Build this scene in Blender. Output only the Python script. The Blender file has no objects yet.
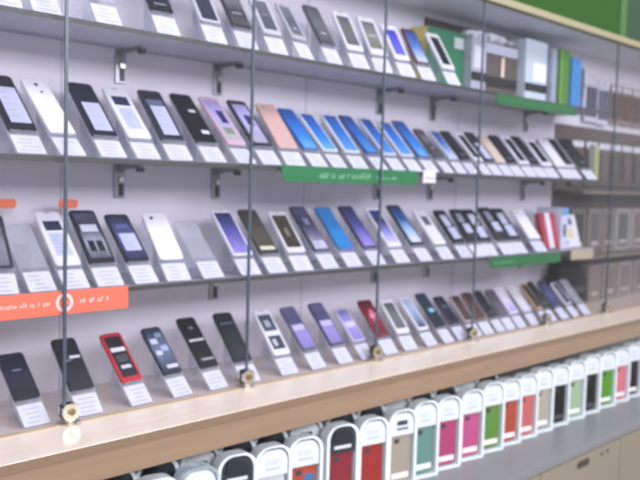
# glass phone display case in a shop; all sizes in metres
UNITS = [
    ('A', 0.831, 0.205, 0, None, None, 'leftmost stand on the top shelf'),
    ('A', 0.92, 0.205, 0, None, None, 'second stand from the left on the top shelf'),
    ('A', 1.071, 0.205, 0, None, None, 'third stand from the left on the top shelf'),
    ('A', 1.236, 0.205, 0, '15151c', 'dark', 'black phone, leftmost phone in view on the top shelf'),
    ('A', 1.384, 0.205, 0, 'c9ccd6', 'navyframe', 'white-edged phone with plain navy screen on the top shelf'),
    ('A', 1.491, 0.205, 0, '3a3438', 'greymix', 'dark phone with grey patterned screen on the top shelf'),
    ('A', 1.599, 0.191, -1.2, 'c4c8d0', 'greyframe', 'narrow silver phone behind the second glass joint, top shelf'),
    ('A', 1.707, 0.189, 8.1, 'b4b8c0', 'greyframe2', 'silver phone with grey screen, right of second glass joint, top shelf'),
    ('A', 1.823, 0.208, 3.1, '4a4a50', 'darkround', 'charcoal round-cornered phone on the top shelf'),
    ('A', 1.938, 0.213, -6.7, 'e2e4ea', 'greydark', 'white phone with plain greenish grey screen on the top shelf'),
    ('A', 2.046, 0.218, -11.5, 'e0e2e8', 'greydark2', 'white phone with mottled grey screen on the top shelf'),
    ('A', 2.166, 0.206, -7.3, 'e6e6f0', 'violet', 'small white phone with violet-blue screen on the top shelf'),
    ('A', 2.277, 0.21, -5.4, '5a2530', 'bluegrad', 'dark red-topped phone with blue screen on the top shelf'),
    ('A', 2.42, 0.218, -4.5, 'e2e6ea', 'blackin', 'white phone with black screen against the green box, top shelf'),
    ('B', 0.887, 0.239, 1.6, '20232e', 'spec', 'leftmost black phone with pale sheet on the second shelf'),
    ('B', 0.984, 0.235, 5.7, 'eef0f6', 'back', 'white phone showing its back with two camera dots, second shelf'),
    ('B', 1.088, 0.243, -0.2, '22252f', 'spechalf', 'black-topped phone with white sheet right of first glass joint'),
    ('B', 1.184, 0.239, -0.1, 'e4e8ee', 'specnavy', 'white phone with small navy window and pale spec sheet, second shelf'),
    ('B', 1.278, 0.245, -4.2, '363a46', 'spec2', 'dark phone with long pale spec sheet, second shelf'),
    ('B', 1.388, 0.245, -0.6, '14161e', 'dots', 'all-black phone with two small white marks, second shelf'),
    ('B', 1.493, 0.245, 3.1, 'd8b8c8', 'lilacpic', 'pink-edged phone with lilac screen and dark round picture, second shelf'),
    ('B', 1.583, 0.245, -1.0, '30303a', 'lilacpic2', 'dark-edged phone with lilac screen and dark round picture, second shelf'),
    ('B', 1.675, 0.245, -7.4, 'd8b4ac', 'back2', 'rose gold phone showing its back, second shelf'),
    ('B', 1.772, 0.234, 0.0, '2c5aa8', 'blue', 'first from left of seven blue-screened phones, second shelf'),
    ('B', 1.857, 0.226, 2.3, 'e4eaf2', 'blue', 'second from left of seven blue-screened phones, white-edged'),
    ('B', 1.951, 0.233, -2.4, 'dde4ee', 'blue2', 'third from left of seven blue-screened phones, second shelf'),
    ('B', 2.051, 0.233, 4.8, '2c4890', 'blue3', 'fourth from left of seven blue-screened phones, dark-edged'),
    ('B', 2.136, 0.233, 1.7, 'd0d8e8', 'blue3', 'fifth from left of seven blue-screened phones, second shelf'),
    ('B', 2.225, 0.228, -0.1, 'd4dcea', 'blue2', 'sixth from left of seven blue-screened phones, second shelf'),
    ('B', 2.318, 0.237, 1.8, '3a5a96', 'blue', 'last on the right of seven blue-screened phones, second shelf'),
    ('B', 2.411, 0.205, 4.7, '4a4a58', 'greymix', 'charcoal phone just right of the seven blue-screened ones'),
    ('B', 2.489, 0.208, -0.5, 'c0c4d2', 'bluegrad', 'silver phone with blue and white screen on the second shelf'),
    ('B', 2.563, 0.21, -0.6, '1a1a20', 'dark', 'smoky black phone left of the fourth glass joint, second shelf'),
    ('B', 2.648, 0.212, -0.7, 'e0e4ea', 'blackin', 'white black-screened phone left of the fourth glass joint'),
    ('B', 2.721, 0.218, -2.6, '1c1e24', 'spechalf', 'black phone with pale sheet behind the fourth glass joint'),
    ('B', 2.798, 0.209, -3.9, 'd8c8b8', 'back2', 'cream phone just right of the fourth glass joint, second shelf'),
    ('B', 2.877, 0.216, -5.9, '101014', 'dark', 'black phone right of the cream phone, second shelf'),
    ('B', 2.967, 0.217, -6.0, 'e2e4ec', 'blackin', 'white phone with black screen, third right of the fourth glass joint'),
    ('B', 3.052, 0.224, -5.0, '16161c', 'dark', 'black phone between two white ones, second shelf'),
    ('B', 3.141, 0.214, -9.7, 'e6e8ee', 'blackin', 'white phone with narrow black screen left of a blank white one'),
    ('B', 3.256, 0.217, -11.5, 'e8eaf2', 'back2', 'plain white phone near the right end of the second shelf'),
    ('B', 3.336, 0.242, -11.5, 'd0d0d8', 'darkin', 'silver-edged dark phone near the right end of the second shelf'),
    ('B', 3.474, 0.245, -11.5, '202028', 'dark', 'black phone at the right end of the second shelf'),
    ('C', 0.821, 0.214, -11.5, '3a3c46', 'tilted', 'dark phone at the left end of the third shelf'),
    ('C', 0.914, 0.205, 0, None, None, 'empty clear stand near the left end of the third shelf'),
    ('C', 0.996, 0.221, -0.3, 'e6e8f0', 'specnavy', 'white phone with small dark window on the third shelf'),
    ('C', 1.083, 0.226, -2.6, '22242c', 'picspec', 'black phone with grey picture screen on the third shelf'),
    ('C', 1.183, 0.212, 1.2, '1c2030', 'spechalf2', 'black phone with pale blue and white screen, third shelf'),
    ('C', 1.277, 0.214, -6.8, 'eef0f4', 'back1', 'long white phone showing its back with one camera dot, third shelf'),
    ('C', 1.388, 0.205, 0, None, None, 'empty clear stand between a white phone and a purple-screened phone'),
    ('C', 1.516, 0.222, -2.8, 'e6e6f4', 'navypurple', 'white phone with navy to purple screen, third shelf'),
    ('C', 1.615, 0.225, -2.1, '3c3c3a', 'olive', 'dark olive phone with pale strip on the third shelf'),
    ('C', 1.717, 0.216, -6.5, 'e2e2e6', 'olivein', 'white phone with dark olive screen, third shelf'),
    ('C', 1.83, 0.235, 0.2, '34364a', 'purplepic', 'dark phone with purple-grey screen left of the sky-blue phone'),
    ('C', 1.937, 0.234, -1.0, '2d76b4', 'skyblue', 'sky-blue phone with plain screen, third shelf'),
    ('C', 2.051, 0.238, 0.1, '35325a', 'navypurple', 'dark lilac-screened phone right of the sky-blue phone'),
    ('C', 2.173, 0.229, -2.3, 'e4e6f2', 'navypurple2', 'white phone with navy and lilac screen on the third shelf'),
    ('C', 2.297, 0.242, -1.5, '1e2230', 'bluegrad2', 'black-edged phone with blue and white screen, third shelf'),
    ('C', 2.423, 0.218, -2.2, 'e8eaf0', 'greypic', 'white phone with small grey picture, third shelf'),
    ('C', 2.539, 0.217, -3.6, '15161c', 'clearspec', 'black-framed phone with pale sheet, leftmost of five black-framed ones'),
    ('C', 2.623, 0.221, -11.5, '14151b', 'clearspec2', 'black-framed phone with pale sheet, second of five black-framed ones'),
    ('C', 2.703, 0.22, -11.5, '1a1b21', 'clearspec', 'black-framed phone with pale sheet, middle of five black-framed ones'),
    ('C', 2.822, 0.23, -11.5, '25262e', 'clearspec2', 'black-framed phone with pale sheet, fourth of five black-framed ones'),
    ('C', 2.911, 0.224, -11.5, '20222a', 'clearspec', 'black-framed phone with pale sheet, rightmost of five black-framed ones'),
    ('C', 3.064, 0.218, -11.5, 'eceef4', 'back2', 'plain white phone beside the red cases, third shelf'),
    ('D', 0.896, 0.183, 3.7, '1c2030', 'dark2', 'navy-black phone at the left end of the counter'),
    ('D', 1.028, 0.204, 0.6, '16181e', 'darkmark', 'black phone with white mark behind the first glass joint'),
    ('D', 1.166, 0.202, 5.4, 'c02a3a', 'redband', 'red-edged phone with dark screen and white bands on the counter'),
    ('D', 1.288, 0.204, 6.2, '222630', 'icons', 'black phone with blue and white picture screen on the counter'),
    ('D', 1.404, 0.221, 3.9, '121216', 'blackband', 'wide black phone with thin white band across it on the counter'),
    ('D', 1.515, 0.223, -3.2, '151c20', 'greenblack', 'long green-black phone left of the second glass joint'),
    ('D', 1.662, 0.217, -2.2, 'e2e6ec', 'twopane', 'white phone with two dark picture panes on the counter'),
    ('D', 1.78, 0.216, 3.0, '5a5a78', 'purpleband', 'purple-screened phone with pale band, leftmost of three on the counter'),
    ('D', 1.898, 0.218, 1.1, '3c4060', 'purpleband', 'navy-topped purple-screened phone, middle of three on the counter'),
    ('D', 2.0, 0.189, 4.6, 'c8c4e0', 'purpleband2', 'pale-edged purple-screened phone left of the dark red phone'),
    ('D', 2.114, 0.207, -2.7, '7a1428', 'crimson', 'dark red phone with pink flower screen on the counter'),
    ('D', 2.218, 0.2, -4.6, 'e4e6ea', 'greydark', 'white phone with grey screen right of the dark red phone'),
    ('D', 2.335, 0.199, 3.5, 'e6eaf0', 'bluegrey', 'white phone with blue-grey screen on the counter'),
    ('D', 2.434, 0.206, 3.9, '182830', 'teal', 'teal-black phone with bright blue band on the counter'),
    ('D', 2.519, 0.185, 2.6, '45404a', 'dark2', 'charcoal phone right of the teal-black phone on the counter'),
    ('D', 2.609, 0.18, -0.5, 'b0a8b0', 'brownin', 'silver-edged brown-screened phone left of the fourth glass joint'),
    ('D', 2.688, 0.186, -2.4, '7a5a50', 'brownin', 'brown phone behind the fourth glass joint on the counter'),
    ('D', 2.771, 0.188, 0.3, '3c363e', 'dark', 'dark brown-grey phone right of the fourth glass joint'),
    ('D', 2.842, 0.185, -4.5, '5c5862', 'greyplain', 'grey phone left of the lilac-white phone on the counter'),
    ('D', 2.923, 0.189, 1.1, 'e4dcf0', 'lilacback', 'lilac-white phone showing its back on the counter'),
    ('D', 3.022, 0.19, 1.4, 'd8d8de', 'back2', 'silver phone left of the gold-edged phone on the counter'),
    ('D', 3.118, 0.192, 1.3, 'c0a070', 'darkin', 'gold-edged phone with black face on the counter'),
    ('D', 3.176, 0.197, -0.7, '15151a', 'dark', 'black phone right of the gold-edged phone on the counter'),
    ('D', 3.269, 0.195, 1.1, '303a70', 'navyplain', 'navy blue phone near the right end of the counter'),
    ('D', 3.366, 0.177, 4.0, 'd8dae2', 'darkin2', 'white-edged dark phone at the right end of the counter'),
    ('D', 3.467, 0.205, 0, None, None, 'rightmost stand on the counter, in front of the black bag'),
]
DOF = (1.2, 5.8)
LIT = 62
WORLD = .9
EXPO = -0.12
import bpy, bmesh, math, random
from mathutils import Matrix, Vector
random.seed(7)
C = bpy.context.scene.collection
R = math.radians

# ------------------------------------------------------------------ materials
def lin(h):
    v = [int(h[i:i+2], 16)/255 for i in (0, 2, 4)]
    return tuple(c/12.92 if c <= .04045 else ((c+.055)/1.055)**2.4 for c in v) + (1,)
MATS = {}
def M(h, rough=.5, metal=0, noise=0, scale=20, coat=0):
    """plain procedural material: colour hex, optional faint mottling"""
    k = (h, rough, metal, noise, scale, coat)
    if k in MATS: return MATS[k]
    m = bpy.data.materials.new('mat_'+h); m.use_nodes = True
    nt = m.node_tree; p = nt.nodes['Principled BSDF']
    p.inputs['Base Color'].default_value = lin(h)
    p.inputs['Roughness'].default_value = rough
    p.inputs['Metallic'].default_value = metal
    p.inputs['Coat Weight'].default_value = coat
    if noise:
        tc = nt.nodes.new('ShaderNodeTexCoord'); n = nt.nodes.new('ShaderNodeTexNoise')
        n.inputs['Scale'].default_value = scale; n.inputs['Detail'].default_value = 4
        mx = nt.nodes.new('ShaderNodeMix'); mx.data_type = 'RGBA'
        c = lin(h); mx.inputs[6].default_value = tuple(min(1, x*(1-noise)) for x in c[:3])+(1,)
        mx.inputs[7].default_value = tuple(min(1, x*(1+noise)) for x in c[:3])+(1,)
        nt.links.new(tc.outputs['Object'], n.inputs['Vector'])
        nt.links.new(n.outputs['Fac'], mx.inputs[0]); nt.links.new(mx.outputs[2], p.inputs['Base Color'])
    MATS[k] = m; return m
def G(stops, rough=.22, axis=1):
    """printed wallpaper: colour ramp along the screen's own generated coordinate"""
    k = ('G', tuple(stops), rough, axis)
    if k in MATS: return MATS[k]
    m = bpy.data.materials.new('wallpaper_print'); m.use_nodes = True
    nt = m.node_tree; p = nt.nodes['Principled BSDF']; p.inputs['Roughness'].default_value = rough
    tc = nt.nodes.new('ShaderNodeTexCoord'); sp = nt.nodes.new('ShaderNodeSeparateXYZ')
    ns = nt.nodes.new('ShaderNodeTexNoise'); ns.inputs['Scale'].default_value = 3.5
    ad = nt.nodes.new('ShaderNodeMath'); ad.operation = 'MULTIPLY_ADD'; ad.inputs[1].default_value = .35
    rp = nt.nodes.new('ShaderNodeValToRGB'); el = rp.color_ramp.elements
    n = len(stops)
    while len(el) < n: el.new(.5)
    for i, (t, h) in enumerate(stops): el[i].position = t; el[i].color = lin(h)
    nt.links.new(tc.outputs['Generated'], sp.inputs[0]); nt.links.new(tc.outputs['Generated'], ns.inputs['Vector'])
    sb = nt.nodes.new('ShaderNodeMath'); sb.operation = 'SUBTRACT'; sb.inputs[1].default_value = .5
    nt.links.new(ns.outputs['Fac'], sb.inputs[0]); nt.links.new(sb.outputs[0], ad.inputs[0])
    nt.links.new(sp.outputs[axis], ad.inputs[2]); nt.links.new(ad.outputs[0], rp.inputs[0])
    nt.links.new(rp.outputs[0], p.inputs['Base Color'])
    MATS[k] = m; return m
def clear(name, tint, haze, hazecol, gloss=.06, rough=.03):
    """clear plastic / glass: straight see-through plus a share of haze and a fresnel shine"""
    m = bpy.data.materials.new(name); m.use_nodes = True; nt = m.node_tree
    for n in list(nt.nodes): nt.nodes.remove(n)
    o = nt.nodes.new('ShaderNodeOutputMaterial')
    t = nt.nodes.new('ShaderNodeBsdfTransparent'); t.inputs[0].default_value = lin(tint)
    d = nt.nodes.new('ShaderNodeBsdfPrincipled'); d.inputs['Base Color'].default_value = lin(hazecol)
    g = nt.nodes.new('ShaderNodeBsdfGlossy'); g.inputs['Roughness'].default_value = rough
    a = nt.nodes.new('ShaderNodeMixShader'); a.inputs[0].default_value = haze
    b = nt.nodes.new('ShaderNodeMixShader')
    lw = nt.nodes.new('ShaderNodeLayerWeight'); lw.inputs[0].default_value = .10
    mu = nt.nodes.new('ShaderNodeMath'); mu.operation = 'MULTIPLY'; mu.inputs[1].default_value = gloss*5
    nt.links.new(lw.outputs['Fresnel'], mu.inputs[0]); nt.links.new(mu.outputs[0], b.inputs[0])
    nt.links.new(t.outputs[0], a.inputs[1]); nt.links.new(d.outputs[0], a.inputs[2])
    nt.links.new(a.outputs[0], b.inputs[1]); nt.links.new(g.outputs[0], b.inputs[2])
    nt.links.new(b.outputs[0], o.inputs[0]); return m
def wood(name, a, b, rough):
    m = bpy.data.materials.new(name); m.use_nodes = True; nt = m.node_tree; p = nt.nodes['Principled BSDF']
    p.inputs['Roughness'].default_value = rough
    tc = nt.nodes.new('ShaderNodeTexCoord'); mp = nt.nodes.new('ShaderNodeMapping')
    mp.inputs['Scale'].default_value = (1.2, 14, 14)
    n = nt.nodes.new('ShaderNodeTexNoise'); n.inputs['Scale'].default_value = 3; n.inputs['Detail'].default_value = 6
    r = nt.nodes.new('ShaderNodeValToRGB'); r.color_ramp.elements[0].position = .3; r.color_ramp.elements[1].position = .7
    r.color_ramp.elements[0].color = lin(a); r.color_ramp.elements[1].color = lin(b)
    nt.links.new(tc.outputs['Object'], mp.inputs[0]); nt.links.new(mp.outputs[0], n.inputs['Vector'])
    nt.links.new(n.outputs['Fac'], r.inputs[0]); nt.links.new(r.outputs[0], p.inputs['Base Color']); return m
WALL = M('dad9e0', .45, noise=.03, scale=2)
SHELF = clear('frosted_shelf_glass', 'e4e4ec', .66, 'c8c8d2', .03, .12)
STEEL = M('9a9ca0', .28, .9); DKSTEEL = M('4a4c54', .35, .8); CHROME = M('c8c4b8', .15, 1)
WOODTOP = wood('pale_wood_top', 'd6c8bc', 'dcd0c6', .22)
WOODFRONT = wood('tan_wood_front', '856f5c', '8f7864', .4)
ACRYL = clear('clear_acrylic', 'f4f6fa', .22, 'e6eaf2', .05)
GLASS = clear('pane_glass', 'f4f3f6', .01, 'dfe6ea', .02)
EDGE = M('4b5661', .3)
BLISTER = clear('clear_blister', 'f4f8fa', .2, 'f0f4f8', .07)
CARDW = M('d8dcea', .5); INK = M('b4bacd', .6); BLACK = M('15151b', .3)

# ------------------------------------------------------------------ mesh helpers
def obj(name, bm, mats, parent=None, loc=None, rot=None, smooth=False):
    me = bpy.data.meshes.new(name)
    bmesh.ops.recalc_face_normals(bm, faces=bm.faces)
    if smooth:
        for f in bm.faces: f.smooth = True
    bm.to_mesh(me); bm.free()
    for m in (mats if isinstance(mats, (list, tuple)) else [mats]): me.materials.append(m)
    o = bpy.data.objects.new(name, me); C.objects.link(o)
    if parent: o.parent = parent
    if loc: o.location = loc
    if rot: o.rotation_euler = rot
    return o
def box(bm, x0, x1, y0, y1, z0, z1, mi=0, bev=0):
    r = bmesh.ops.create_cube(bm, size=1)
    vs = r['verts']
    for v in vs:
        v.co = Vector(((x0+x1)/2+v.co.x*(x1-x0), (y0+y1)/2+v.co.y*(y1-y0), (z0+z1)/2+v.co.z*(z1-z0)))
    fs = list({f for v in vs for f in v.link_faces})
    for f in fs: f.material_index = mi
    if bev:
        es = list({e for v in vs for e in v.link_edges})
        q = bmesh.ops.bevel(bm, geom=es, offset=bev, segments=2, affect='EDGES', profile=.5)
        for f in q['faces']: f.material_index = mi
    return bm
def B(*a, **k):
    bm = bmesh.new(); return box(bm, *a, **k)
def prism(bm, pts, axis, a, b, mi=0):
    """polygon pts extruded from a to b along axis (0,1,2); pts given in the two other axes in order"""
    def mk(p, t):
        q = list(p); q.insert(axis, t); return bm.verts.new(q)
    A = [mk(p, a) for p in pts]; Bv = [mk(p, b) for p in pts]
    n = len(pts); fs = [bm.faces.new(A), bm.faces.new(Bv[::-1])]
    for i in range(n): fs.append(bm.faces.new((A[i], A[(i+1) % n], Bv[(i+1) % n], Bv[i])))
    for f in fs: f.material_index = mi
    return bm
def rrect(x0, x1, y0, y1, r, n=4, only_top=False):
    pts = []
    for cx, cy, a in ((x1-r, y1-r, 0), (x0+r, y1-r, 90), (x0+r, y0+r, 180), (x1-r, y0+r, 270)):
        if only_top and a >= 180:
            pts.append((x0, y0) if a == 180 else (x1, y0)); continue
        for i in range(n+1):
            t = R(a+90*i/n); pts.append((cx+r*math.cos(t), cy+r*math.sin(t)))
    return pts
def slab(bm, x0, x1, y0, y1, z0, z1, r=.006, bev=.0012, mi=0, n=4):
    """phone-like slab with round corners and softened rims (x,y outline, z thickness)"""
    rings = []
    for ins, z in ((bev, z0), (0, z0+bev), (0, z1-bev), (bev, z1)):
        rings.append([bm.verts.new((p[0], p[1], z)) for p in rrect(x0+ins, x1-ins, y0+ins, y1-ins, max(r-ins, .0008), n)])
    k = len(rings[0])
    fs = [bm.faces.new(rings[0][::-1]), bm.faces.new(rings[3])]
    for a, b in zip(rings, rings[1:]):
        for i in range(k): fs.append(bm.faces.new((a[i], a[(i+1) % k], b[(i+1) % k], b[i])))
    for f in fs: f.material_index = mi
    return bm
def cyl(bm, c, axis, r, h, n=16, mi=0):
    m = Matrix.Translation(c) @ (Matrix.Identity(4) if axis == 2 else Matrix.Rotation(R(90), 4, 'X' if axis == 1 else 'Y'))
    q = bmesh.ops.create_cone(bm, cap_ends=True, segments=n, radius1=r, radius2=r, depth=h, matrix=m)
    for f in {f for v in q['verts'] for f in v.link_faces}: f.material_index = mi
    return bm
def empty(name, loc, rot=(0, 0, 0)):
    o = bpy.data.objects.new(name, None); C.objects.link(o); o.location = loc; o.rotation_euler = rot
    o.empty_display_size = .05; return o
def tag(o, label, cat, group=None):
    o['label'] = label; o['category'] = cat
    if group: o['group'] = group
    return o
def struct(name, bm, m):
    o = obj(name, bm, m); o['kind'] = 'structure'; return o

# ------------------------------------------------------------------ dimensions (metres; glass front at y = 0)
ZA, ZB, ZC, ZG = 1.7044, 1.4055, 1.1092, .82
XL, XS, XR = .15, 3.57, 5.6
YW = .275            # wall face
YS = .02             # shelf front edge

# ------------------------------------------------------------------ setting
struct('floor', B(-2.5, 7, -5, 1, -.05, 0), M('9a948c', .35, noise=.1, scale=3))
bm = bmesh.new()
box(bm, XL-.1, XS, YW, YW+.06, 0, 2.6)
struct('wall_back', bm, WALL)
struct('wall_right_upper', B(XS, XR, YW, YW+.06, 1.665, 2.6), WALL)
bm = bmesh.new()
box(bm, XS, XR, YW, YW+.06, 0, 1.665)
for i in range(6): box(bm, XS, XR, YW-.004, YW, .86+i*.125, .965+i*.125)
struct('wall_right', bm, M('5e5650', .6, noise=.15, scale=6))
# seams where wall panels meet
for i, x in enumerate((1.09, 1.95, 2.80)):
    struct('trim_%d' % (i+1), B(x-.0015, x+.0015, YW-.0015, YW, ZG+.002, 2.01), M('b4b7c4', .5))

# cabinet top board, cream trim, green fascia boards
tag(obj('cabinet_top_board', B(XL-.1, XR, .012, YW, 2.006, 2.03, bev=.001), M('d4dae2', .5)),
    'long grey board roofing the glass display case above the top shelf', 'board')
tag(obj('cream_trim_strip', B(XL-.1, XR, -.02, .012, 2.004, 2.03, bev=.002), M('8c866c', .6)),
    'thin cream strip along the top front edge of the glass case', 'trim')
tag(obj('green_fascia_board', B(XL-.1, 3.572, -.012, .012, 2.03, 2.45), M('1c4808', .95, noise=.12, scale=2)),
    'leaf-green sign board above the cream strip', 'sign board')
tag(obj('green_fascia_joint', B(3.572, 3.631, -.014, .012, 2.03, 2.45), M('42623a', .9)),
    'pale green upright strip between the leaf-green and grey-green boards', 'strip')
tag(obj('green_fascia_board', B(3.631, XR, -.012, .012, 2.03, 2.45), M('2a4430', .95, noise=.08, scale=2)),
    'grey-green board at the top right corner above the cream strip', 'sign board')

# counter
cn = empty('display_counter', (XL-.1, 0, ZG)); tag(cn, 'long pale wood counter with tan front edge under the glass case', 'counter')
obj('counter_top', B(0, XR-XL+.1, -.166, YW, -.02, 0, bev=.0015), WOODTOP, cn)
obj('counter_front', B(0, XR-XL+.1, -.164, -.144, -.0802, -.0202, bev=.001), WOODFRONT, cn)
obj('edge_band', B(0, XR-XL+.1, -.1672, -.1661, -.0195, -.0012), M('7a6452', .5), cn)
tag(obj('glass_track', B(XL-.1, XR, -.008, -.003, ZG, ZG+.004), M('a89478', .3, .4)), 'thin metal track on the counter along the foot of the panes', 'track')

# base unit below
bs = empty('base_cabinet', (XL-.1, -.33, 0)); tag(bs, 'low grey topped cabinet with beige drawers under the counter', 'cabinet')
W_ = XR-XL+.1
obj('shelf_board', B(0, W_, 0, .56, .44, .468, bev=.002), M('7c7e84', .4, .1), bs)
obj('plinth', B(0, W_, .04, .56, 0, .06), M('5c5852', .5), bs)
obj('carcass', B(0, W_, .03, .56, .06, .439), M('8f857a', .5), bs)
for i in range(9):
    x0 = .02+i*.6
    dr = obj('drawer', B(x0, x0+.594, 0, .029, .07, .436, bev=.002), M('857c70', .45), bs)
    bm = bmesh.new(); slab(bm, x0+.25, x0+.34, .395, .42, 0, .0015, r=.01, bev=.0003)
    h = obj('handle_slot', bm, M('3a3632', .5), dr); h.rotation_euler = (R(90), 0, 0); h.location = (0, 0, 0)
    bm = bmesh.new(); cyl(bm, (x0+.44, -.001, .41), 1, .008, .002); obj('lock', bm, M('4a4642', .4), dr)
    bm = bmesh.new(); cyl(bm, (x0+.485, -.001, .412), 1, .008, .002); obj('lock', bm, M('4a4642', .4), dr)
tag(obj('grey_back_panel', B(XL-.1, XR, .10, .12, .4685, ZG-.0205), M('9298a0', .4)), 'grey panel behind the hanging case packs under the counter', 'panel')

# shelves with brackets
SH = [('top', ZA), ('second', ZB), ('third', ZC)]
BX = [1.257, 1.583, 2.314, 2.627, 3.308]
BN = ['first', 'second', 'third', 'fourth', 'fifth']
for nm, z in SH:
    s = empty('glass_shelf', (XL-.1, YS, z)); tag(s, '%s grey glass shelf of the display case, with phones in a row' % nm, 'shelf', None)
    obj('shelf_panel', B(0, XS-XL+.1, .0012, YW-YS, -.008, 0), SHELF, s)
    obj('front_edge', B(0, XS-XL+.1, 0, .001, -.0105, .0005), M('42443e', .45), s)
    for bi, x in enumerate(BX):
        if nm == 'third' and bi == 0: continue
        b = empty('shelf_bracket', (x, YW, z-.0085))
        tag(b, 'metal bracket under the %s shelf, %s from the left' % (nm, BN[bi] if nm != 'third' else BN[bi-1]), 'bracket', 'brackets under the shelves')
        obj('wall_plate', B(-.016, .016, -.006, 0, -.088, 0, bev=.001), STEEL, b)
        bm = bmesh.new(); prism(bm, [(-.006, 0), (-.105, 0), (-.105, -.009), (-.03, -.013), (-.006, -.022)], 0, -.0045, .0045)
        obj('arm', bm, STEEL, b)
        bm = bmesh.new(); cyl(bm, (0, -.098, -.013), 2, .011, .012); obj('screw_cap', bm, DKSTEEL, b)
        bm = bmesh.new(); box(bm, -.003, .010, -.008, -.006, -.082, -.050); obj('slot', bm, BLACK, b)
        bm = bmesh.new(); cyl(bm, (.003, -.009, -.040), 1, .008, .006); obj('set_screw', bm, CHROME, b, smooth=False)

# glass panes, clamps
X0, PW = .9465, .53
edges = [X0-PW*1.4, X0, X0+PW, X0+2*PW, X0+3*PW, X0+5*PW, XR-.3]
PL = ['leftmost glass pane, at the left edge of the case', 'second glass pane from the left',
      'third glass pane from the left', 'fourth glass pane from the left, before the blue-screened phones',
      'wide glass pane in front of boxes and books at the right end', 'glass pane at the far right in front of the brown packs']
for i in range(6):
    a, b = edges[i], edges[i+1]
    p = empty('glass_screen', ((a+b)/2, 0, ZG+.004)); tag(p, PL[i], 'glass screen', None)
    w = (b-a)/2-.0006
    obj('pane', B(-w+.003, w-.003, -.0024, .0024, 0, 1.180), GLASS, p)
    for s in (-1, 1):
        q0, q1 = sorted((s*w, s*(w-.0028)))
        obj('polished_edge', B(q0, q1, -.0026, .0026, 0, 1.180), EDGE, p)
CN = ['first', 'second', 'third', 'fourth', 'fifth', 'sixth']
CW = ['in front of the black phone with white mark', 'beside the long green-black phone', 'below the dark red phone',
      'below the brown phones', 'near the navy phone', 'at the far right']
CX = [X0+i*PW for i in range(6)]
for i, x in enumerate(CX):
    c = empty('glass_clamp', (x+(.012 if i == 0 else 0), 0, ZG+.0))
    tag(c, 'small metal glass clamp on the counter %s' % CW[i], 'clamp', 'glass clamps on the counter')
    bm = bmesh.new(); cyl(bm, (0, 0, .002), 2, .026, .004, 24); cyl(bm, (0, 0, .007), 2, .016, .006, 24); obj('base', bm, CHROME, c)
    for s in (-1, 1):
        bm = bmesh.new(); y = s*.0075
        prism(bm, rrect(-.020, .020, .010, .046, .012), 1, y-.004, y+.004)
        pl = obj('clamp_plate', bm, CHROME, c)
        bm = bmesh.new(); cyl(bm, (0, y+s*.006, .028), 1, .008, .004, 12); obj('screw', bm, M('8a7a5c', .3, .9), pl)

# ------------------------------------------------------------------ phones, stands, price cards
LEAN = {'A': R(57), 'B': R(46), 'C': R(47), 'D': R(48)}
FOOT = {'A': (.03, ZA), 'B': (.03, ZB), 'C': (.03, ZC), 'D': (.02, ZG)}
ROWN = {'A': 'top shelf', 'B': 'second shelf', 'C': 'third shelf', 'D': 'counter'}
CH = .062            # height of the card zone along the slope
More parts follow.
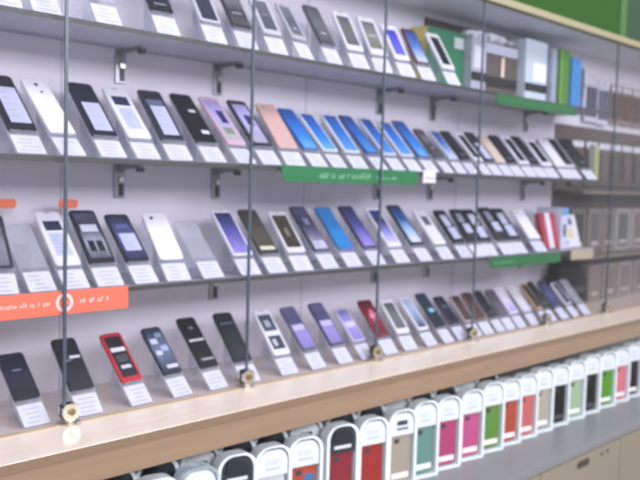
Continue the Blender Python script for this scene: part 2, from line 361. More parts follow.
# style -> (screen fill, inset u, v0, v1, printed bands, spec sheets)
def style(s):
    g = lambda *c: G([(i/(len(c)-1) if len(c) > 1 else 0, h) for i, h in enumerate(c)])
    k = lambda h: M(h, .2)
    D = dict(
     dark=(k('1d1f27'), .05, .06, .95, [(.2, .12, .8, .14, 'a8acb8')], []),
     dark2=(g('15171f', '262c3c', '1c2030'), .05, .05, .95, [(.3, .62, .7, .66, '8088a0')], []),
     darkmark=(k('22242c'), .06, .08, .94, [(.45, .6, .95, .66, 'e0e4ee'), (.2, .55, .5, .58, '8a90a0')], []),
     darkround=(g('54565c', '6a6c70', '484a50'), .08, .12, .92, [(.3, .2, .7, .24, 'c8ccd4')], []),
     darkin=(k('17181e'), .10, .08, .93, [], []), darkin2=(g('20222c', '34384a'), .12, .06, .95, [], []),
     navyframe=(g('2a3048', '3c4256'), .12, .05, .93, [], []), navyplain=(g('283066', '3a4484', '20264c'), .05, .05, .95, [], []),
     greymix=(g('5c5c64', '34363c', '70727a', '2c2e34'), .07, .08, .93, [(.2, .3, .8, .33, 'b0b4be')], []),
     greyframe=(g('4c525c', '666c74'), .16, .12, .9, [(.3, .5, .7, .53, '9aa0a8')], []),
     greyframe2=(g('6c7076', '54585e', '7a7e84'), .14, .12, .92, [(.35, .2, .65, .24, 'd0d4da')], []),
     greydark=(g('5c6268', '6c706c', '585e60'), .13, .14, .88, [], []), greydark2=(g('70746c', '8a8c84', '5c605c'), .13, .16, .86, [(.2, .45, .8, .5, 'b8bcb8')], []),
     violet=(g('6a6ae0', '3a3cb0'), .16, .14, .86, [], []), bluegrad=(g('c4d4ee', '4a78c0', '28407c'), .1, .06, .93, [], []),
     bluegrad2=(g('dce4f4', '9ac0e0', '2a62a8', '1c3a70'), .1, .08, .93, [], []),
     blackin=(k('15171e'), .18, .12, .88, [], []),
     spec=(k('22252f'), .06, .04, .95, [], [(.16, .1, .96, .8)]), spechalf=(k('1c2432'), .06, .06, .95, [], [(.14, .04, .94, .62)]),
     spechalf2=(g('2c3450', '50588a', '222840'), .07, .06, .95, [(.2, .7, .8, .8, '5a64a0')], [(.14, .18, .92, .58)]),
     specnavy=(k('e8ecf4'), .1, .08, .9, [(.08, .68, .92, .9, '2c3350'), (.3, .2, .8, .27, '7a86a8')], [(.12, .12, .9, .62)]),
     spec2=(k('2a2e3a'), .07, .05, .94, [(.1, .72, .9, .84, '6a7290')], [(.16, .06, .92, .7)]),
     dots=(k('101218'), .05, .05, .96, [(.45, .62, .8, .68, 'd0d4dc'), (.5, .14, .9, .22, 'd8dce4')], []),
     lilacpic=(g('b8bcae', 'b8b0e0', 'a8a4d8'), .1, .1, .92, [(.4, .42, .85, .74, '2c2c60'), (.2, .14, .8, .3, '8a947c')], []),
     lilacpic2=(g('a8a8b8', 'b8b4e4', 'b0ace0'), .12, .08, .9, [(.35, .45, .8, .72, '34346c')], []),
     blue=(g('6ab0e8', '2f86dc', '2868c0', '2a56a4'), .09, .04, .95, [], []), blue2=(g('5aa0e4', '2a72cc', '2a5cac'), .1, .05, .94, [], []),
     blue3=(g('4a98e0', '2c68bc', '234a94'), .09, .05, .95, [], []), skyblue=(k('2f86cc'), .05, .04, .96, [], []),
     picspec=(g('5c6070', '9aa0b0', '363a46', '50566a'), .1, .1, .93, [(.1, .58, .9, .74, 'c8ccdc'), (.15, .14, .45, .38, '24262e'), (.55, .14, .85, .38, '2c2e38')], []),
     navypurple=(g('9a90dc', '5a58a4', '26305c'), .09, .05, .94, [], []), navypurple2=(g('c8ccf4', '8890d4', '262f6c', '2c3a84'), .12, .1, .93, [], []),
     purplepic=(g('c0bcd0', '6c6888', '33344c', '565478'), .08, .04, .93, [(.35, .6, .75, .78, '8a88a8')], [(.1, .03, .95, .2)]),
     olive=(g('4c4a3e', '56544a', '3c3c34'), .07, .06, .94, [(.05, .03, .95, .12, 'd4d8c0')], []), olivein=(g('3a382e', '4a463a'), .11, .12, .9, [(.4, .35, .6, .6, '8a8474')], []),
     greypic=(g('e4e6ee', 'dce0ea'), .1, .08, .92, [(.2, .55, .85, .86, '5c6070')], []),
     clearspec=(k('20222a'), .06, .05, .95, [(.2, .5, .8, .88, 'b8c0d0')], [(.2, .08, .9, .46)]),
     clearspec2=(k('24262e'), .06, .05, .95, [(.25, .6, .75, .9, '8c949e'), (.2, .1, .5, .3, '3c342c')], [(.35, .25, .95, .55)]),
     redband=(k('26262c'), .12, .1, .92, [(.06, .62, .94, .72, 'e8eaf0'), (.2, .2, .8, .28, 'd0d4dc'), (.15, .36, .85, .54, '4a4c54')], []),
     icons=(g('303848', '70809c', '2c3a54'), .06, .05, .95, [(.1, .66, .5, .78, 'ccd8e8'), (.5, .48, .9, .6, 'a8bcd8'), (.12, .4, .45, .5, 'd4dcea'), (.3, .08, .95, .16, 'd8dce8'), (.5, .8, .9, .9, '8ea4b8')], []),
     blackband=(k('121218'), .05, .05, .95, [(.05, .52, .95, .57, 'c4c6cc'), (.2, .1, .95, .15, '9c9ca4'), (.4, .78, .65, .84, '7a7a84')], []),
     greenblack=(g('1a2022', '202c2c', '1a2228'), .06, .06, .95, [(.08, .78, .92, .82, '5a6e84')], []),
     twopane=(k('e4e8f0'), .07, .05, .95, [(.06, .52, .94, .92, '4a5660'), (.3, .62, .65, .78, 'a8b4bc'), (.08, .08, .92, .4, '343a4c'), (.25, .16, .5, .32, 'c0c4d0')], []),
     purpleband=(g('8278b8', '9a90d4', '4a4c70', '6c6890'), .07, .05, .95, [(.05, .44, .95, .58, 'c8c0f0')], []),
     purpleband2=(g('8c84cc', 'aaa4e4', '6468a0'), .1, .05, .93, [(.05, .42, .95, .6, 'd8d4f4')], []),
     crimson=(g('5a0c20', '8a1a34', '4c0c1c'), .06, .05, .95, [(.3, .5, .9, .62, 'f0b8cc'), (.4, .38, .7, .75, 'd87890')], []),
     bluegrey=(g('3c4658', '9ab0d0', 'b0c0dc'), .12, .08, .93, [], []), teal=(g('182830', '20343e', '24404c'), .06, .05, .95, [(.25, .42, .85, .54, '8cc8e0')], []),
     brownin=(g('4a3834', '5a4440', '382c2c'), .1, .06, .95, [], []), greyplain=(g('66626e', '5a5660'), .07, .06, .94, [], []),
     tilted=(g('70747e', '8a8e98', '2a2c34'), .12, .06, .9, [], []))
    return D[s]
BACKS = {'back': 2, 'back1': 1, 'back2': 0, 'lilacback': 0}

def make_phone(parent_loc, lean, w, ln, body, st, seedv):
    th = .0078
    ph = empty('phone', parent_loc, (lean, 0, 0))
    bm = bmesh.new(); slab(bm, -w/2, w/2, 0, ln, 0, th, r=.0095)
    obj('body', bm, M(body, .28), ph)
    if st in BACKS:
        for j in range(max(1, BACKS[st])):
            bm = bmesh.new(); cyl(bm, ((0 if st == 'back' else -.012)+j*.004, ln-.017-j*.024, th+.0006), 2, .0048 if j == 0 else .0034, .0012, 16)
            obj('camera_lens', bm, M('2a2a34' if st in ('back', 'back1') else 'a8a0a0', .15), ph)
        if st == 'lilacback':
            bm = bmesh.new(); slab(bm, -w/2+.008, w/2-.008, .01, ln*.45, th+.0001, th+.0007, r=.004, bev=.0002)
            obj('back_print', bm, G([(0, '9aa0e0'), (1, 'd8d0f0')], .3), ph)
        return ph
    fill, iu, v0, v1, bands, sheets = style(st)
    x0, x1, y0, y1 = -w/2+w*iu, w/2-w*iu, ln*v0, ln*v1
    bm = bmesh.new(); slab(bm, x0, x1, y0, y1, th+.0001, th+.0006, r=.003, bev=.0002)
    mats = [fill]
    X = lambda u: x0+(x1-x0)*u
    Y = lambda v: y0+(y1-y0)*v
    for q, (a, b, c, d, h) in enumerate(bands):
        m = M(h, .25)
        if m not in mats: mats.append(m)
        box(bm, X(a), X(c), Y(b), Y(d), th+.0006, th+.0008+.0001*q, mats.index(m))
    obj('screen', bm, mats, ph)
    for (a, b, c, d) in sheets:
        bm = B(X(a), X(c), Y(b), Y(d), th+.0008, th+.0013)
        for q in range(5):
            yy = Y(b+(d-b)*(.16+.17*q)); wd = random.uniform(.45, .85)
            box(bm, X(a+(c-a)*.1), X(a+(c-a)*(.1+.8*wd)), yy, yy+.0018, .0013+th, .0015+th, 1)
        obj('spec_sheet', bm, [M('c0c8de', .45), M('98a2c0', .5)], ph)
    bm = bmesh.new(); box(bm, -.008, .008, ln-ln*.028, ln-ln*.018, th, th+.0004)
    obj('earpiece', bm, M('50525c', .4), ph)
    return ph

def make_stand(loc, lean, w, L):
    s = empty('phone_stand', loc, (lean, 0, 0))
    pl = L*.93
    bm = bmesh.new(); slab(bm, -w/2, w/2, 0, pl, -.0032, -.0002, r=.006, bev=.0006)
    obj('back_plate', bm, ACRYL, s)
    obj('ledge', B(-w/2+.003, w/2-.003, CH-.0030, CH-.0006, .0000, .0095, bev=.0005), ACRYL, s)
    # rear leg: straight down in the world from the plate, written in the tilted frame
    m = pl*.72; s_, c_ = math.sin(lean), math.cos(lean)
    top = Vector((0, m, -.0034)); h = (m*s_-.0034*c_)
    d = Vector((0, -s_, -c_)); e = Vector((0, c_, -s_))
    bm = bmesh.new(); A = []
    for t, y in ((0, 0), (1, 0), (1, .003), (0, .003)):
        p = top+d*(h*t)*.992+e*y
        A.append((p.y, p.z))
    prism(bm, A, 0, -w*.28, w*.28)
    obj('rear_leg', bm, ACRYL, s)
    return s

def make_card(loc, lean, w, i):
    bm = bmesh.new(); ch = CH-.008
    slab(bm, -w/2, w/2, .0015, ch, .0002, .0010, r=.003, bev=.0003)
    rr = random.Random(i)
    for q in range(4):
        a = rr.uniform(.08, .3); b = rr.uniform(.55, .92); y = .008+q*.011
        box(bm, -w/2+w*a, -w/2+w*b, y, y+.0035, .001, .0012, 1)
    return obj('price_card', bm, [CARDW, INK], None, loc, (lean, 0, 0))

rows = {}
for u in UNITS: rows.setdefault(u[0], []).append(u)
n = 0
for rk, us in rows.items():
    lean = LEAN[rk]; fy, fz = FOOT[rk]
    for i, (_, x, L, yw, body, st, desc) in enumerate(us):
        gaps = [abs(us[j][1]-x) for j in (i-1, i+1) if 0 <= j < len(us)]
        w = min(.064 if rk == 'D' else .069, min(gaps)*.79)
        lift = .0034*math.cos(lean)
        loc = Vector((x, fy, fz+lift))
        yw = R(yw); up = Vector((-math.sin(yw)*math.cos(lean), math.cos(yw)*math.cos(lean), math.sin(lean)))
        s = make_stand(loc, lean, w+.004, L); s.rotation_euler.z = yw
        pos = 'under' if st else 'of'
        tag(s, ('clear stand under the ' + desc) if st else desc.replace('stand', 'clear acrylic stand').replace('clear clear', 'clear'),
            'stand', 'phone stands on the '+ROWN[rk])
        c = make_card(loc, lean, w-.002, n); c.rotation_euler.z = yw
        tag(c, ('white card below the ' + desc) if st else 'white card on the ' + desc, 'price card', 'price cards on the '+ROWN[rk])
        if st:
            wide = .006 if st == 'blackband' else 0
            p = make_phone(loc+up*(CH+.0002), lean, w+wide*0-.001, max(.11, L-CH), body, st, n)
            p.rotation_euler.z = yw
            tag(p, desc, 'phone', 'phones on the '+ROWN[rk])
        n += 1

# ------------------------------------------------------------------ strips on the shelf fronts
def scribble(bm, x0, x1, z0, h, y, mi, seed, slant=.2):
    """pseudo lettering: short upright and level strokes as blurred on the photographed strip"""
    rr = random.Random(seed); x = x0
    while x < x1:
        hh = h*rr.choice((.6, .6, 1, .7)); wd = h*.16
        prism(bm, [(x, z0), (x+wd, z0), (x+wd+hh*slant, z0+hh), (x+hh*slant, z0+hh)], 1, y-.0006, y, mi)
        if rr.random() < .75:
            zz = z0+hh*rr.choice((0, .45, .85)); box(bm, x+hh*.1, x+h*.5, y-.0005, y, zz, zz+h*.14, mi)
        x += h*rr.choice((.45, .55, .55, 1.0))
def strip(x0, x1, z0, z1, col, label, ink, deco, sk=.01):
    s = empty('shelf_strip', (x0, 0, z0)); w = x1-x0; h = z1-z0
    bm = bmesh.new(); prism(bm, [(sk, 0), (w, 0), (w, h), (0, h)], 1, .0065, .0085)
    obj('strip_face', bm, M(col, .35, noise=.05, scale=8), s)
    obj('clip_rail', B(.01, w-.01, .0087, .0195, h*.5, h*.5+.004), ACRYL, s)
    bm = bmesh.new(); deco(bm, w, h); obj('lettering', bm, M(ink, .5), s)
    tag(s, label, 'shelf strip'); return s
def deco_g(bm, w, h): scribble(bm, w*.25, w*.62, h*.3, h*.42, .0064, 0, 3); scribble(bm, w*.66, w*.76, h*.3, h*.26, .0064, 0, 5); box(bm, w*.78, w*.82, .0058, .0064, h*.36, h*.46)
strip(1.592, 2.199, 1.364, 1.409, '1f7a45', 'long green strip with pale lettering on the second shelf edge', '8cc49c', deco_g)
strip(2.640, 3.172, 1.068, 1.110, '1c6b38', 'green strip with short lettering on the third shelf edge', '6fae80',
      lambda bm, w, h: scribble(bm, w*.07, w*.34, h*.34, h*.34, .0064, 0, 9))
strip(2.645, 3.243, 1.662, 1.700, '1f6a34', 'plain green strip on the top shelf edge below the boxes', '2f8a48', lambda bm, w, h: box(bm, w*.02, w*.98, .0060, .0064, h*.44, h*.5))
def deco_o(bm, w, h):
    scribble(bm, w*.50, w*.665, h*.42, h*.22, .0064, 0, 11); scribble(bm, w*.675, w*.71, h*.42, h*.22, .0064, 0, 4)
    c = (w*.765, h*.5)
    n_ = 20; ro, ri = h*.40, h*.26
    for k in range(n_):
        a, b = 2*math.pi*k/n_, 2*math.pi*(k+1)/n_
        prism(bm, [(c[0]+r*math.cos(t), c[1]+r*math.sin(t)) for r, t in ((ri, a), (ro, a), (ro, b), (ri, b))], 1, .0058, .0064)
    prism(bm, [(c[0]+.011*math.cos(t)*.6, c[1]-.002+.011*math.sin(t)*.5) for t in [math.pi*k/8 for k in range(9)]], 1, .0056, .0064)
    scribble(bm, w*.82, w*.93, h*.42, h*.28, .0064, 0, 21)
strip(.42, 1.112, 1.062, 1.114, 'ee7a5c', 'orange strip with white lettering and round emblem on the third shelf edge', 'fbe0d6', deco_o, -.012)
t = empty('price_holder', (2.268, .012, 1.372)); tag(t, 'small white price holder at the right end of the long green strip', 'price holder')
obj('holder_card', B(-.034, .034, -.002, 0, 0, .042, bev=.0004), M('e8eaee', .4), t); obj('printed_line', B(-.024, .026, -.0026, -.0021, .014, .018), M('9aa0a8', .5), t)
obj('clip', B(-.02, .02, .0001, .016, .0339, .0362), ACRYL, t)
t = empty('price_holder', (3.36, .012, 1.07)); tag(t, 'small beige price holder right of the green strip on the third shelf', 'price holder')
obj('holder_card', B(-.09, .11, -.002, 0, .0, .042, bev=.0004), M('b4ac90', .4), t); obj('clip', B(-.05, .05, .0001, .015, .0399, .0420), ACRYL, t)
for k, (x, lab) in enumerate(((.915, 'small orange tag above the leftmost phone on the third shelf'), (1.075, 'small orange tag beside the first glass joint on the third shelf'))):
    t = empty('orange_tag', (x, .212, ZC)); tag(t, lab, 'tag')
    bm = bmesh.new(); slab(bm, -.026, .026, .176, .198, -.001, .001, r=.008, bev=.0003); f = obj('tag_face', bm, M('e0704a', .4), t, (0, 0, 0), (R(90), 0, 0))
    obj('stem', B(-.002, .002, -.001, .001, .003, .176), ACRYL, t); obj('foot', B(-.015, .015, -.01, .01, 0, .003), ACRYL, t)

# ------------------------------------------------------------------ boxes, books and bags at the right end of the top shelf
def carton(name, x0, x1, y0, y1, z0, z1, col, side, label, cat, extra=(), rot=0):
    """printed carton: body, spine panel on its left side, flat colour panels (x0,z0,x1,z1 in 0..1 of the front)"""
    w, d, h = x1-x0, y1-y0, z1-z0
    e = empty(name, ((x0+x1)/2, (y0+y1)/2, z0), (0, 0, rot)); tag(e, label, cat)
    obj('body', B(-w/2, w/2, -d/2, d/2, 0, h, bev=.0015), M(col, .35), e)
    if side: obj('side_panel', B(-w/2-.0012, -w/2-.0002, -d/2+.002, d/2-.002, .002, h-.002), M(side, .35), e)
    for (nm, a, b, c, dd, colr) in extra:
        obj(nm, B(-w/2+w*a, -w/2+w*c, -d/2-.0014, -d/2-.0002, h*b, h*dd), M(colr, .3), e)
    return e
T = 1.7052
carton('green_box', 2.470, 2.700, .19, .262, T, 1.932, '2a7a55', 'd8cc70', 'tall green box with yellow side behind the last phones on the top shelf', 'box',
       [('white_print', .72, .74, .98, .92, 'c8d4d0')])
carton('white_box', 2.702, 2.80, .155, .25, T, 1.925, 'a8aeba', None, 'pale grey-white box with a black band, right of the green box', 'box',
       [('black_band', 0, .26, 1, .41, '181c20'), ('front_print', .15, .48, .85, .85, 'd4d8e2')])
carton('brown_box', 2.803, 3.05, .17, .258, T, 1.925, '5c524e', None, 'dark brown glossy box with a black base, behind the fourth glass joint', 'box',
       [('black_band', 0, .22, 1, .40, '1c1a1a'), ('painted_glint', .52, .42, .60, .76, 'e8dcc0'), ('white_header', 0, .80, 1, .97, 'c0c6d8')])  # pale upright panel is a highlight painted onto the brown front
carton('white_bag', 3.065, 3.235, .14, .25, T, 1.965, 'c4d4dc', None, 'tall pale blue-white box with white window and black band on the top shelf', 'box',
       [('black_band', 0, .20, 1, .33, '12181a'), ('window', .35, .38, .95, .66, 'f4fafa')])
carton('grey_folder', 3.245, 3.285, .12, .25, T, 1.945, '98a4b4', None, 'upright grey folder left of the lime green book', 'folder', [('spine_line', .2, .1, .4, .9, 'a8b4c4')])
carton('green_book', 3.290, 3.375, .11, .25, T, 1.95, '4c8426', None, 'upright lime green book on the top shelf', 'book', [('spine_line', .1, .02, .22, .98, '76b040')])
carton('blue_book', 3.380, 3.462, .10, .25, T, 1.925, '3a86c4', None, 'upright bright blue book on the top shelf', 'book', [('spine_line', .78, .02, .9, .98, '5a9cd4')])
carton('thin_case', 3.468, 3.495, .10, .25, T, 1.89, '5a5060', None, 'thin dark upright case right of the blue book', 'case', [('spine_line', .3, .1, .7, .3, 'a09aa4')])
carton('grey_box', 3.500, 3.560, .12, .25, T, 1.885, 'b0b8c8', None, 'narrow grey-white box at the right end of the top shelf', 'box', [('spine_line', .2, .6, .8, .7, '8890a0')])
# dark display rail with crumpled wrap above
tag(obj('dark_display_rail', B(2.56, 3.26, .262, .2745, 1.935, 1.982, bev=.001), M('3c2c2c', .4)), 'dark brown rail on the wall above the boxes', 'rail')
def crumple(name, x0, x1, y0, y1, z0, z1, m, label, cat, seed, loc_z):
    rr = random.Random(seed); bm = bmesh.new()
    nx, nz = 18, 6
    g = []
    for i in range(nx+1):
        col = []
        for j in range(nz+1):
            t = 2*math.pi*j/nz
            x = x0+(x1-x0)*i/nx
            r = 1-.55*abs(2*i/nx-1)**2+rr.uniform(-.22, .22)
            col.append(bm.verts.new((x+rr.uniform(-.004, .004), (y0+y1)/2+(y1-y0)/2*r*math.cos(t), z0+(z1-z0)/2+(z1-z0)/2*r*math.sin(t))) if j < nz else None)
        col[nz] = col[0]; g.append(col)
    for i in range(nx):
        for j in range(nz): bm.faces.new((g[i][j], g[i+1][j], g[i+1][j+1], g[i][j+1]))
    bm.faces.new(g[0][:nz][::-1]); bm.faces.new(g[nx][:nz])
    o = obj(name, bm, m); tag(o, label, cat); return o
crumple('plastic_wrap', 2.72, 3.04, .17, .235, 1.9255, 1.962, M('dfe4ee', .25), 'crumpled white plastic wrap lying on top of the boxes', 'wrap', 5, 0)

# things at the right end of the lower shelves
for x, c, c2, lab in ((3.19, 'a02c40', 'b84858', 'dark red case left of the white case on the third shelf'),
                  (3.235, 'e0dce4', 'ece8f0', 'slim white case between two red ones on the third shelf'),
                  (3.28, 'a83444', 'c05060', 'red case nearest the blue and white box on the third shelf')):
    e = carton('slim_case', x-.020, x+.020, .075, .099, ZC+.001, 1.262, c, None, lab, 'case', [('front_print', .3, .1, .7, .8, c2)])
    e.rotation_euler = (R(-14), 0, 0); e.location.z += .003
carton('blue_topped_box', 3.306, 3.365, .08, .2, ZC+.0005, 1.285, 'ccd6e6', None, 'white box with blue top right of the red cases', 'box', [('top_print', 0, .82, 1, 1, '6aa0cc'), ('dark_print', .3, .3, .7, .6, '5a6478')])
e = empty('leaning_box', (3.45, .10, ZC+.002), (R(-16), 0, 0)); tag(e, 'white box with yellow and dark print leaning at the right end of third shelf', 'box')
obj('body', B(-.075, .085, 0, .03, .0, .145, bev=.001), M('dfe2ea', .35), e)
obj('yellow_print', B(-.04, .035, -.001, -.0002, .04, .085), M('d8d0a0', .4), e); obj('dark_print', B(.01, .045, -.001, -.0002, .1, .13), M('5a5e78', .4), e)
obj('blue_print', B(-.06, -.02, -.001, -.0002, .012, .03), M('8aa4c8', .4), e)
carton('lime_case_box', 3.525, 3.566, .05, .08, ZB+.0005, 1.56, 'a8a898', None, 'narrow box with lime green stripe at right end of the second shelf', 'box', [('lime_stripe', .2, .1, .7, .85, 'a0b030')])
carton('dark_box', 3.38, 3.545, .20, .262, ZB+.0005, 1.575, '2c2a30', None, 'dark box standing behind the last phones on the second shelf', 'box', [('label_print', .2, .6, .6, .8, '5a5a66')])
# black bag on the counter
def bag():
    e = empty('black_bag', (3.62, .205, ZG)); tag(e, 'slouched black bag behind the last phones on the counter', 'bag')
    bm = bmesh.new(); rr = random.Random(2)
    rings = []
    prof = [(.0, .145, .045), (.03, .168, .054), (.09, .165, .054), (.14, .150, .05), (.18, .125, .04), (.21, .08, .026), (.222, .04, .014)]
    for z, a, b in prof:
        ring = []
        for k in range(20):
            t = 2*math.pi*k/20; q = 1+rr.uniform(-.06, .06)
            ring.append(bm.verts.new((a*q*math.copysign(abs(math.cos(t))**.8, math.cos(t)), b*q*math.sin(t), z)))
        rings.append(ring)
    for r0, r1 in zip(rings, rings[1:]):
        for k in range(20): bm.faces.new((r0[k], r0[(k+1) % 20], r1[(k+1) % 20], r1[k]))
    bm.faces.new(rings[0][::-1]); bm.faces.new(rings[-1])
    o = obj('bag_body', bm, M('0c0b0c', .9), e, smooth=True)
    bm = bmesh.new()
    for s in range(16):
        t0, t1 = math.pi*s/16, math.pi*(s+1)/16
        prism(bm, [(r*math.cos(t), .20+r*.6*math.sin(t)) for r, t in ((.045, t0), (.053, t0), (.053, t1), (.045, t1))], 1, -.006, .002)
    obj('handle', bm, M('201e20', .4), e)
    bm = bmesh.new(); box(bm, -.06, .06, -.0575, -.053, .07, .10, bev=.0005); obj('front_flap', bm, M('2c2a30', .35), e)
bag()

# ------------------------------------------------------------------ case packs
ARCH = lambda w, h, r: rrect(-w/2, w/2, 0, h, r, 6, True)
def make_pack(loc, w, h, d, case, head, label, group, kind='pack', rz=0, name='case_pack'):
    p = empty(name, loc, (0, 0, rz)); tag(p, label, kind, group)
    bm = bmesh.new(); prism(bm, ARCH(w, h, w*.36), 1, d/2-.002, d/2)
    obj('backing_card', bm, M('ccd4dc', .4), p)
    # blister rim: arch ring
    bm = bmesh.new(); o_ = ARCH(w, h, w*.36); i_ = [(x*.84, .006+z*.955) for x, z in o_]
    nn = len(o_)
    for k in range(nn):
        a, b = k, (k+1) % nn
        prism(bm, [o_[a], o_[b], i_[b], i_[a]], 1, -d/2, d/2-.0022)
    obj('blister_rim', bm, M('dce4ea', .25) if head != 'clear' else BLISTER, p)
    hz = h*.70
    bm = bmesh.new(); prism(bm, [(x*.80, z*.955) for x, z in rrect(-w/2, w/2, hz, h, w*.34, 6, True)], 1, -d/2+.004, -d/2+.006)
    hd = obj('header', bm, M('ccd3da' if head != 'dark' else '2c333c', .35), p)
    bm = bmesh.new()
    if head == 'dark':
        box(bm, -w*.26, w*.26, -d/2+.0022, -d/2+.0038, h*.72, h*.755)
        obj('header_print', bm, M('c8ced6', .4), hd)
    else:
        slab(bm, -w*.2, w*.2, h*.74, h*.74+.006, 0, .001, r=.002, bev=.0003)
        q = obj('header_print', bm, M('4a5060' if head == 'print' else 'b0b8c8', .4), hd, (0, -d/2+.0038, 0), (R(90), 0, 0))
        bm = bmesh.new(); slab(bm, -w*.2, w*.17, h*.80, h*.86, 0, .001, r=.004, bev=.0003)
        q = obj('header_logo', bm, M('323a4a' if head == 'print' else 'c0c8d4', .4), hd, (0, -d/2+.0038, 0), (R(90), 0, 0))
    if head == 'dark':
        bm = bmesh.new(); prism(bm, [(-w*.3, h*.80), (w*.3, h*.78), (w*.3, h*.86), (w*.1, h*.93), (-w*.25, h*.93)], 1, -d/2+.001, -d/2+.0038)
        obj('dark_insert', bm, M('20262e', .3), hd)
    cs = obj('phone_case', slab(bmesh.new(), -w*.36, w*.36, h*.05, h*.68, 0, .010, r=.010, bev=.002), M(case, .35), p, (0, .002, 0), (R(90), 0, 0))
    bm = bmesh.new(); slab(bm, -w*.24, -w*.06, h*.56, h*.62, .0101, .0106, r=.003, bev=.0002)
    obj('camera_hole', bm, M('3a3a40', .4), cs)
    bm = bmesh.new(); slab(bm, -w*.3, w*.3, h*.10, h*.17, .0101, .0106, r=.002, bev=.0002)
    obj('label_band', bm, M('e4e0e4' if case not in ('16161a', '141418') else '4a4a50', .4), cs)
    return p
PK = [(0.98, 'b8c4cc', 'clear', 'clear and grey pack, leftmost of the packs under the counter'),
      (1.10, 'c4ccd8', 'dark', 'pale pack with dark insert, second from the left under the counter'),
      (1.215, 'c8ccd0', 'clear', 'white and clear pack, third from the left under the counter'),
      (1.33, 'c8c4c0', 'dark', 'pack with large black insert above a pale case under the counter'),
      (1.45, 'bcc0c4', 'plain', 'grey-cased pack between two packs with black inserts'),
      (1.565, '9c4434', 'plain', 'pack with orange-red case and blue print under the counter'),
      (1.71, '7a2430', 'dark', 'pack with dark maroon case and black insert'),
      (1.842, '8c2826', 'plain', 'pack with deep red case below the purple phones'),
      (1.975, '968c80', 'print', 'pack with beige case and bold black header print'),
      (2.089, '5c8078', 'plain', 'pack with grey-green case left of two pink ones'),
      (2.211, '9c3c66', 'plain', 'pack with magenta pink case, left one of two pinks'),
      (2.345, 'a84c78', 'plain', 'pack with pink case, right one of two pinks'),
      (2.470, '567c38', 'plain', 'pack with green case between pink and orange-red ones'),
      (2.583, '9c4430', 'plain', 'pack with orange-red case right of a green one'),
      (2.698, 'b05c5c', 'plain', 'pack with salmon red case left of a pale one'),
      (2.813, '9c968c', 'plain', 'pack with pale beige case between salmon and black ones'),
      (2.938, '16161a', 'plain', 'pack with black case left of a mint one'),
      (3.070, '90a48c', 'plain', 'pack with pale mint case between two black ones'),
      (3.20, '141418', 'plain', 'pack with short black case left of the bright green one'),
      (3.345, '4c8428', 'plain', 'pack with bright green case near the right edge'),
      (3.475, 'c06878', 'plain', 'pack with dusty pink case right of the bright green one'),
      (3.60, '1a1a1e', 'plain', 'pack with black case at the right edge under the counter'),
      (3.73, 'c8c8cc', 'plain', 'pack with pale grey case cut by the right edge under the counter')]
for i, (x, c, h, lab) in enumerate(PK):
    d = .036
    p = make_pack((x, -.146+d/2, .4685), .108, .232 if i % 3 else .238, d, c, h, lab, 'case packs in the front row under the counter', rz=R(-12))
    if c == '9c4434':
        obj('blue_print', slab(bmesh.new(), .0, .032, .03, .13, .0101, .0108, r=.003, bev=.0002), M('3a6a9c', .4), p, (0, .002, 0), (R(90), 0, 0))
for i, x in enumerate((1.03, 1.145, 1.27, 1.385, 1.50, 1.635, 1.775, 1.905, 2.03, 2.15, 2.28, 2.41, 2.53)):
    words = ['leftmost', 'second from left', 'third from left', 'fourth from left', 'fifth from left', 'sixth from left', 'seventh from left', 'eighth from left',
             'ninth from left', 'tenth from left', 'eleventh from left', 'twelfth from left', 'thirteenth from left']
    make_pack((x, -.062, .4685), .108, .252, .036, 'c0c4cc', 'dark' if i % 3 != 2 else 'print',
              'pale pack in the back row under the counter, %s' % words[i], 'case packs in the back row under the counter', rz=R(-12))

# ------------------------------------------------------------------ accessories on the brown wall at the right
def hook_pack(x, z0, z1, w, card, inner, label, group, shapes=2):
    h = z1-z0; d = .03
    p = empty('accessory_pack', (x, YW-.02, z0)); tag(p, label, 'pack', group)
    obj('card', B(-w/2, w/2, -.004, 0, 0, h, bev=.0008), M(card, .5), p)
    obj('header', B(-w/2+.004, w/2-.004, -.0056, -.0044, h*.84, h*.97), M('d8dce4', .4), p)
    for k in range(shapes):
        ww = (w-.03)/shapes
        a = -w/2+.012+k*(ww+.006)
        bm = bmesh.new(); slab(bm, a, a+ww-.004, h*.12, h*.76, 0, .01, r=.006, bev=.0015)
        obj('cover', bm, M(inner, .4), p, (0, -.0046, 0), (R(90), 0, 0))
    bm = bmesh.new(); cyl(bm, (0, .005, h*.93), 1, .0025, .032, 8); obj('hook', bm, STEEL, p)
    return p
DK = lambda h: '%02x%02x%02x' % tuple(int(int(h[i:i+2], 16)*.8) for i in (0, 2, 4))
g1 = 'hanging packs on the right wall'
hook_pack(3.87, 1.69, 1.905, .125, 'c8ccd8', '4a4c60', 'white pack with two dark covers beside the narrow grey-white box', g1)
hook_pack(4.00, 1.685, 1.90, .125, 'ccced8', '54566a', 'white pack with two dark covers left of the last glass joint', g1)
for k, x in enumerate((4.14, 4.265, 4.39, 4.515, 4.64)):
    nmk = ['first', 'second', 'third', 'fourth', 'fifth'][k]
    hook_pack(x, 1.70, 1.89, .112, '8c8074', '4c382e' if k % 2 == 0 else '5a382c', 'brown upper pack right of the last glass joint, %s in its row' % nmk, g1, 1)
for k, x in enumerate((3.76, 3.90, 4.04, 4.17, 4.30, 4.43, 4.56)):
    nmk = ['first', 'second', 'third', 'fourth', 'fifth', 'sixth', 'seventh'][k]
    hook_pack(x, 1.385, 1.60, .12, '605850', '4e453e' if k % 2 else '5e4e4a', 'dull brown pack in the middle row on the right wall, %s from left' % nmk, g1, 1)
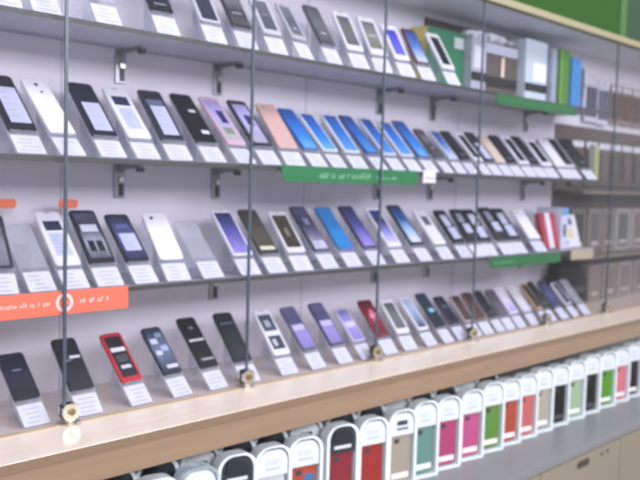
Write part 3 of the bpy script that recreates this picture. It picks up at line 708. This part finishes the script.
def framed(x, z0, z1, w, col, frame, label, group):
    h = z1-z0
    p = empty('framed_box', (x, YW-.06, z0)); tag(p, label, 'box', group)
    obj('body', B(-w/2, w/2, 0, .05, 0, h, bev=.001), M(frame, .45), p)
    obj('window', B(-w*.33, w*.33, -.0012, -.0002, h*.1, h*.88), M(col, .3), p)
    obj('label_band', B(-w*.25, w*.25, -.0022, -.0013, h*.16, h*.26), M('b4aea4', .4), p)
g2 = 'boxes on the ledges of the right wall'
for k, (x, w, c, f) in enumerate(((3.73, .15, '3a3834', '8a867c'), (3.90, .14, '6a625a', 'a09a90'), (4.05, .13, '7c6e66', 'a49c92'), (4.215, .17, '5c6058', 'c4c4c0'), (4.41, .19, '8c7470', 'c0bab8'), (4.60, .16, '7c6a64', 'b0a8a4'))):
    framed(x, 1.061, 1.275, w, DK(c), DK(f), 'window box on the upper ledge of the right wall, %s from left' % ['first', 'second', 'third', 'fourth', 'fifth', 'sixth'][k], g2)
for k, (x, w, c, f) in enumerate(((3.93, .13, '9c8a80', 'a8988c'), (4.09, .15, '94827a', 'b0a298'), (4.27, .17, '9a8680', 'c0b8b0'), (4.47, .18, '8c7870', 'bcb2a8'), (4.66, .16, '8a7a70', 'b0a8a0'))):
    framed(x, ZG+.0005, 1.0, w, DK(c), DK(f), 'beige window box standing on the counter, %s from left' % ['first', 'second', 'third', 'fourth', 'fifth'][k], g2)
for z, nm in ((1.045, 'lower'), (1.345, 'upper')):
    tag(obj('wall_ledge', B(XS+.005, XR-.2, .12, YW-.0005, z, z+.015, bev=.001), M('6e665a', .45)), '%s brown ledge on the right wall' % nm, 'ledge')

# ------------------------------------------------------------------ camera
cam = bpy.data.cameras.new('camera'); co = bpy.data.objects.new('camera', cam); C.objects.link(co)
f = Vector((.72257, .688029, -.06715)); r = Vector((.690639, -.722708, .026672)); u = Vector((.030179, .065649, .997386))
m = Matrix((r, u, -f)).transposed().to_4x4(); m.translation = Vector((0, -1.661, 1.3631))
co.matrix_world = m
cam.sensor_width = 36; cam.lens = 850/640*36; cam.clip_start = .05
cam.dof.use_dof = True; cam.dof.focus_distance = DOF[0]; cam.dof.aperture_fstop = DOF[1]
bpy.context.scene.camera = co

# ------------------------------------------------------------------ light: shop ceiling lamps and a bright shop around
def area(x, y, z, sx, sy, e, col=(1, 1, 1), rot=(0, 0, 0)):
    l = bpy.data.lights.new('ceiling_lamp', 'AREA'); l.shape = 'RECTANGLE'; l.size = sx; l.size_y = sy; l.energy = e; l.color = col
    o = bpy.data.objects.new('ceiling_lamp', l); C.objects.link(o); o.location = (x, y, z); o.rotation_euler = rot
for x in (-.4, 1.4, 3.2):
    area(x, -3.4, 2.5, 1.3, .7, LIT, (1, .98, 1), (R(66), 0, 0))
    area(x+.6, -1.3, 2.95, 1.2, .4, LIT*.3, (.97, .98, 1), (R(25), 0, 0))
w = bpy.data.worlds.new('shop'); bpy.context.scene.world = w; w.use_nodes = True
bg = w.node_tree.nodes['Background']; bg.inputs[0].default_value = (.95, .95, 1, 1); bg.inputs[1].default_value = WORLD
sc = bpy.context.scene
sc.view_settings.view_transform = 'Standard'; sc.view_settings.look = 'None'; sc.view_settings.gamma = 1
sc.view_settings.exposure = EXPO; sc.view_settings.use_curve_mapping = False
